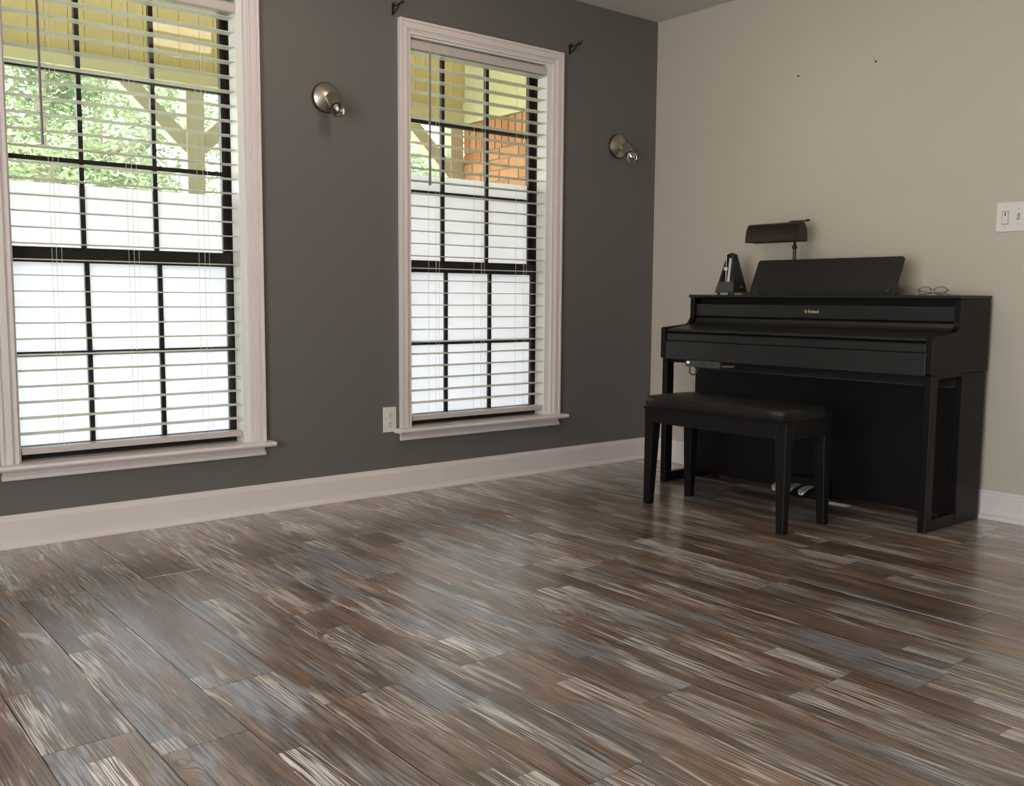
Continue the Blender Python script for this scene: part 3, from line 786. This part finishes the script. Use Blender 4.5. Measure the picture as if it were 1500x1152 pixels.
def music_lamp():
    root = empty('clip_lamp', (-0.160, -1.050, 1.085)); tag(root, 'dark oxblood clip-on music lamp above the music rest', 'lamp')
    # local: x depth, y along, z up
    sh = MB(); n = 14; rx, rz = 0.037, 0.088
    ya, yb = 0.238, -0.057
    zb = 0.097
    cxs = -0.030
    vs, fs = [], []
    outer = [(cxs+rx*math.cos(math.pi*i/n), zb+rz*math.sin(math.pi*i/n)**0.85) for i in range(n+1)]
    inner = [(cxs+(rx-0.0022)*math.cos(math.pi*i/n), zb+(rz-0.0025)*math.sin(math.pi*i/n)**0.85) for i in range(n+1)]
    sh.prism(outer+inner[::-1], 'y', yb, ya)
    shd = sh.build('shade', 'brown_metal', root, smooth=True)
    for y0 in (yb-0.0018, ya):
        ec = MB(); ec.prism(outer, 'y', y0, y0+0.0018); ec.build('end_cap', 'brown_metal', shd)
    rim = MB()
    for xx in (cxs-rx, cxs+rx):
        rim.tube([(xx, yb, zb), (xx, ya, zb)], 0.0022, 8)
    rim.build('rim_bead', 'brown_metal', shd)
    kn = MB(); kn.tube([(cxs+0.004, yb+0.075, zb+rz+0.001), (cxs+0.004, yb+0.070, zb+rz+0.004), (cxs+0.004, yb-0.008, zb+rz+0.003), (cxs+0.004, yb-0.012, zb+rz+0.003), (cxs+0.004, yb-0.028, zb+rz+0.004), (cxs+0.004, yb-0.032, zb+rz+0.004)], [0.003, 0.003, 0.003, 0.005, 0.006, 0.003], 10)
    kn.build('pivot_knob', 'iron', root, smooth=True)
    ps = MB(); ps.lathe([(0.0075, -0.050), (0.0080, 0.052), (0.0078, 0.060), (0.0125, 0.066), (0.0125, 0.074), (0.0075, 0.080), (0.006, 0.090), (0.006, 0.150)], Matrix.Translation((-0.006, 0, 0)), 16)
    ps.build('post', 'brown_metal', root, smooth=True)
    cl = MB(); cl.box(-0.0345, 0.006, -0.012, 0.012, -0.062, -0.046); cl.build('clip_jaw', 'iron', root, bevel=0.002)
    sw = MB(); sw.lathe([(0.0045, 0), (0.0045, 0.003), (0.003, 0.005)], Matrix.Translation((-0.0395, 0.012, -0.026)) @ Matrix.Rotation(R(-90), 4, 'Y'), 12); sw.build('clamp_screw', 'nickel', root, smooth=True)
    bl = MB(); bl.tube([(cxs, yb+0.03, zb+0.04), (cxs, ya-0.05, zb+0.04)], 0.013, 12); bl.build('tube_bulb', 'lamp_inside', root, smooth=True)
music_lamp()

def eyeglasses():
    root = empty('eyeglasses', (-0.175, -1.735, LZ), R(4)); tag(root, 'folded thin-framed reading glasses lying on the piano lid', 'eyeglasses')
    for s_ in (-1, 1):
        cy = s_*0.033
        ring = [(0.010*math.sin(R(a))*0.5, cy+0.027*math.cos(R(a)), 0.019+0.0165*math.sin(R(a))) for a in range(0, 361, 20)]
        m = MB(); m.tube(ring, 0.0013, 6, cap=False); r_ = m.build('rim', 'wire', root, smooth=True)
        le = MB(); le.prism([(cy+0.026*math.cos(R(a)), 0.019+0.0155*math.sin(R(a))) for a in range(0, 360, 20)], 'x', -0.0004, 0.0004); le.build('lens', 'lens', r_)
        m = MB(); m.tube([(0.002, s_*0.062, 0.024), (0.008, s_*0.064, 0.022), (0.014+0.006*(s_ > 0), s_*0.050, 0.014), (0.016+0.008*(s_ > 0), -s_*0.050, 0.004), (0.017+0.008*(s_ > 0), -s_*0.066, 0.0025)], 0.0013, 6); m.build('temple_arm', 'wire', root, smooth=True)
    m = MB(); m.tube([(0, -0.007, 0.022), (-0.001, 0, 0.026), (0, 0.007, 0.022)], 0.0013, 6); m.build('bridge', 'wire', root)
eyeglasses()

# ------------------------------------------------------------------ bench
def bench():
    root = empty('piano_bench', (-0.795, -1.219, 0)); tag(root, 'black padded piano bench with tapered legs before the piano', 'bench')
    hx, hy = 0.1535, 0.368
    # cushion: rounded pillow slab
    m = MB(); nx, ny = 10, 20; ax, ay = 0.176, 0.386
    def prof_(t_):    # superellipse edge falloff
        return (1-abs(t_)**6)**0.5
    ring = []
    import itertools
    lev = [(0.0, 0.437, 0.965), (0.0, 0.441, 0.985), (0.0, 0.452, 1.0), (0.0, 0.463, 1.0), (0.0, 0.472, 0.992), (0.0, 0.4785, 0.975), (0.0, 0.482, 0.945), (0.0, 0.4845, 0.88), (0.0, 0.4875, 0.6), (0.0, 0.489, 0.3)]
    n = 48
    vs = []
    for _, z, s_ in lev:
        for j in range(n):
            a = 2*math.pi*j/n
            c, d = math.cos(a), math.sin(a)
            e = 9.0
            rr = (abs(c)**e+abs(d)**e)**(-1/e)
            inset = (1-s_)*0.176
            vs.append(((ax-inset)*c*rr, (ay-inset)*d*rr, z))
    fs = [(i*n+j, i*n+(j+1) % n, (i+1)*n+(j+1) % n, (i+1)*n+j) for i in range(len(lev)-1) for j in range(n)]
    fs += [tuple(range(n))[::-1], tuple(range((len(lev)-1)*n, len(lev)*n))]
    m.add(vs, fs); cu_ = m.build('cushion', 'leather', root, smooth=True)
    MB().box(-hx-0.004, hx+0.004, -hy-0.004, hy+0.004, 0.428, 0.437).build('seat_board', 'bench_wood', root)
    for s_ in (-1, 1):
        MB().box(s_*(hx-0.008)-0.009, s_*(hx-0.008)+0.009, -hy+0.045, hy-0.045, 0.368, 0.428).build('apron', 'bench_wood', root, bevel=0.001)
        MB().box(-hx+0.045, hx-0.045, s_*(hy-0.008)-0.009, s_*(hy-0.008)+0.009, 0.368, 0.428).build('apron', 'bench_wood', root, bevel=0.001)
    for sx in (-1, 1):
        for sy in (-1, 1):
            l = MB(); w0, w1 = 0.033, 0.049
            ox, oy = sx*hx, sy*hy
            def q(w_, z):
                xs = sorted((ox, ox-sx*w_)); ys = sorted((oy, oy-sy*w_))
                return [(xs[0], ys[0], z), (xs[1], ys[0], z), (xs[1], ys[1], z), (xs[0], ys[1], z)]
            l.add(q(w0, 0.0)+q(w1, 0.36)+q(w1, 0.428), [(3, 2, 1, 0), (8, 9, 10, 11)]+[(k*4+i, k*4+(i+1) % 4, k*4+4+(i+1) % 4, k*4+4+i) for k in (0, 1) for i in range(4)])
            l.build('leg', 'bench_wood', root, bevel=0.002)
bench()

# paper slip and cord under the piano
m = MB(); m.box(-0.052, 0.052, -0.018, 0.018, 0, 0.0012)
o = m.build('paper_slip', 'paper'); o.location = (-0.215, -1.395, 0.0); o.rotation_euler = (0, 0, R(87)); 
o.location.x = -0.268
tag(o, 'small white paper slip on the floor under the piano panel', 'paper')
m = MB(); m.tube([(-0.262, -1.318, 0.006), (-0.275, -1.312, 0.03), (-0.27, -1.302, 0.06), (-0.255, -1.298, 0.085), (-0.245, -1.300, 0.10)], 0.003, 8)
tag(m.build('power_cord', 'plastic_grey', smooth=True), 'thin dark cord rising from the floor beside the pedals', 'cord')

# ------------------------------------------------------------------ outside: porch, brick wall, garden
tag(box(-30, 30, WT, 60, -0.9, -0.25).build('ground', 'grass'), 'sunlit green lawn beyond the porch', 'lawn', kind='structure')
tag(box(-9, 4, WT, 2.45, -0.25, -0.08).build('porch_floor', 'concrete'), 'pale concrete porch slab', 'floor', kind='structure')
pc = box(-9, 4, WT, 2.6, 2.80, 2.84).build('porch_ceiling', 'cream')
tag(pc, 'cream ceiling of the porch', 'ceiling', kind='structure')
hd = box(-9, 0.40, 1.990, 2.07, 2.235, 2.80).build('porch_header', 'soffit')
tag(hd, 'tan vertical board header above the porch beam', 'header', kind='structure')
hrng = random.Random(5); bx = -3.9
while bx < 0.09:
    bw = hrng.choice((0.085, 0.12, 0.15))
    bw = min(bw, 0.099-bx)
    if bw > 0.02:
        o = MB().box(0, bw-0.003, 1.980, 1.9898, 2.236, 2.798).build('board', 'soffit', hd); o.location.x = bx
    bx += bw
tag(box(-9, 4, 2.60, 3.2, 2.84, 2.88).build('porch_eave', 'cream'), 'cream eave edge of the porch roof', 'eave', kind='structure')
tag(box(XW-3, 5, YS-1, 3.0, 2.95, 3.01).build('roof', 'outer'), 'house roof over room and porch', 'roof', kind='structure')
fz = MB().box(0.094, 0.2, WT+0.002, 1.965, 2.150, 2.300).box(0.11, 0.2, WT+0.002, 1.965, 2.300, 2.798)
tag(fz.build('porch_frieze', 'cream'), 'cream frieze above the brick porch wall', 'frieze', kind='structure')
bm_ = MB(); bm_.box(-9, 0.093, 1.950, 2.085, 2.150, 2.234)
tag(bm_.build('porch_beam', 'cream', bevel=0.004), 'cream beam along the porch edge', 'beam', kind='structure')
def porch_post(x, label):
    root = empty('porch_post', (x, 2.02, -0.08)); tag(root, label, 'post', 'porch posts with diagonal braces')
    MB().box(-0.055, 0.055, -0.055, 0.055, 0, 2.23).build('shaft', 'postpaint', root, bevel=0.004)
    for s_ in (-1, 1):
        b = MB()
        b.prism([(s_*0.055, 1.83), (s_*0.055, 1.955), (s_*0.345, 2.23), (s_*0.475, 2.23)], 'y', -0.045, 0.045)
        b.build('brace', 'postpaint', root, bevel=0.003)
porch_post(-1.865, 'cream porch post with diagonal braces seen through the window beside the single sconce')
porch_post(0.047, 'cream porch post beside the brick porch wall')
# brick porch wall, face towards -x
XB = 0.1
wb = box(XB+0.012, XB+0.1, WT+0.002, 1.965, -0.08, 2.145).build('wall_porch', 'mortar')
tag(wb, 'orange brick end wall of the porch with a soldier course on top', 'wall', kind='structure')
bl_, bh_, jt = 0.200, 0.064, 0.010
mesh_b = MB().box(XB, XB+0.0118, 0, bl_, 0, bh_).mesh('brick', 'brick')
mesh_h = MB().box(XB, XB+0.0118, 0, bl_/2-0.005, 0, bh_).mesh('brick', 'brick')
mesh_s = MB().box(XB, XB+0.0118, 0, bh_, 0, bl_).mesh('brick', 'brick')
yend = 1.960
y = yend
while y-bh_ > WT+0.3:
    o = link('brick', mesh_s, wb); o.location = (0, y-bh_, 1.94); y -= bh_+jt
row = 0; z = 1.94-jt-bh_
while z > 1.25:
    y = yend
    if row % 2:
        o = link('brick', mesh_h, wb); o.location = (0, y-(bl_/2-0.005), z); y -= bl_/2-0.005+jt
    while y-bl_ > WT+0.3:
        o = link('brick', mesh_b, wb); o.location = (0, y-bl_, z); y -= bl_+jt
    z -= bh_+jt; row += 1

# trees beyond the porch
def tree(x, y, h, cr, seed, label, n=16000, leaf=0.060):
    rg = random.Random(seed)
    root = empty('tree', (x, y, -0.25)); tag(root, label, 'tree', 'garden trees beyond the porch')
    m = MB(); m.tube([(0, 0, 0), (0.05, 0.02, h*0.3), (-0.03, 0.05, h*0.6), (0.05, 0, h*0.9)], [0.16, 0.12, 0.08, 0.03], 9)
    for k in range(6):
        a = rg.uniform(0, 6.28); z0 = h*rg.uniform(0.25, 0.55); L = cr*rg.uniform(0.6, 0.95)
        m.tube([(0, 0, z0), (L*0.5*math.cos(a), L*0.5*math.sin(a), z0+0.35*L), (L*math.cos(a), L*math.sin(a), z0+0.6*L)], [0.06, 0.04, 0.015], 6)
    m.build('trunk', 'bark', root, smooth=True)
    gs = lambda: max(-0.72, min(0.72, rg.gauss(0, 0.42)))*cr
    cl = [(gs(), gs(), h*rg.uniform(0.25, 1.0), cr*rg.uniform(0.20, 0.36)) for _ in range(46)]
    vs, fs = [], []
    for i in range(n):
        cx0, cy0, cz0, r_ = rg.choice(cl)
        d = Vector((rg.gauss(0, 1), rg.gauss(0, 1), rg.gauss(0, 0.8))).normalized()*r_*rg.random()**0.4
        p = Vector((cx0, cy0, max(0.2, cz0)))+d
        a = Vector((rg.gauss(0, 1), rg.gauss(0, 1), rg.gauss(0, 0.6))).normalized()
        b = a.orthogonal().normalized()
        L, w_ = leaf*rg.uniform(0.6, 1.3), leaf*rg.uniform(0.3, 0.55)
        k = len(vs)
        vs += [p-a*L, p+b*w_, p+a*L, p-b*w_]
        fs.append((k, k+1, k+2, k+3))
    me = bpy.data.meshes.new('foliage'); me.from_pydata([tuple(v) for v in vs], [], fs); me.materials.append(MT['leaf'])
    f = link('foliage', me, root); f['kind'] = 'stuff'
    return root
tree(-1.3, 8.0, 4.6, 1.8, 1, 'leafy green tree beyond the porch, straight out from the wide window')
tree(2.8, 8.6, 4.8, 1.8, 2, 'leafy green tree beyond the braced porch post')
tree(7.0, 9.0, 5.2, 1.9, 3, 'leafy green tree seen beside the porch post at the brick wall')
tree(0.8, 13.2, 6.4, 2.1, 4, 'tall green tree farther back in the garden, behind the post')
tree(5.4, 13.6, 6.4, 2.1, 5, 'tall green tree farther back in the garden, towards the brick wall')
tree(-4.0, 12.4, 6.2, 2.1, 6, 'tall green tree farther back in the garden, away from the brick wall')
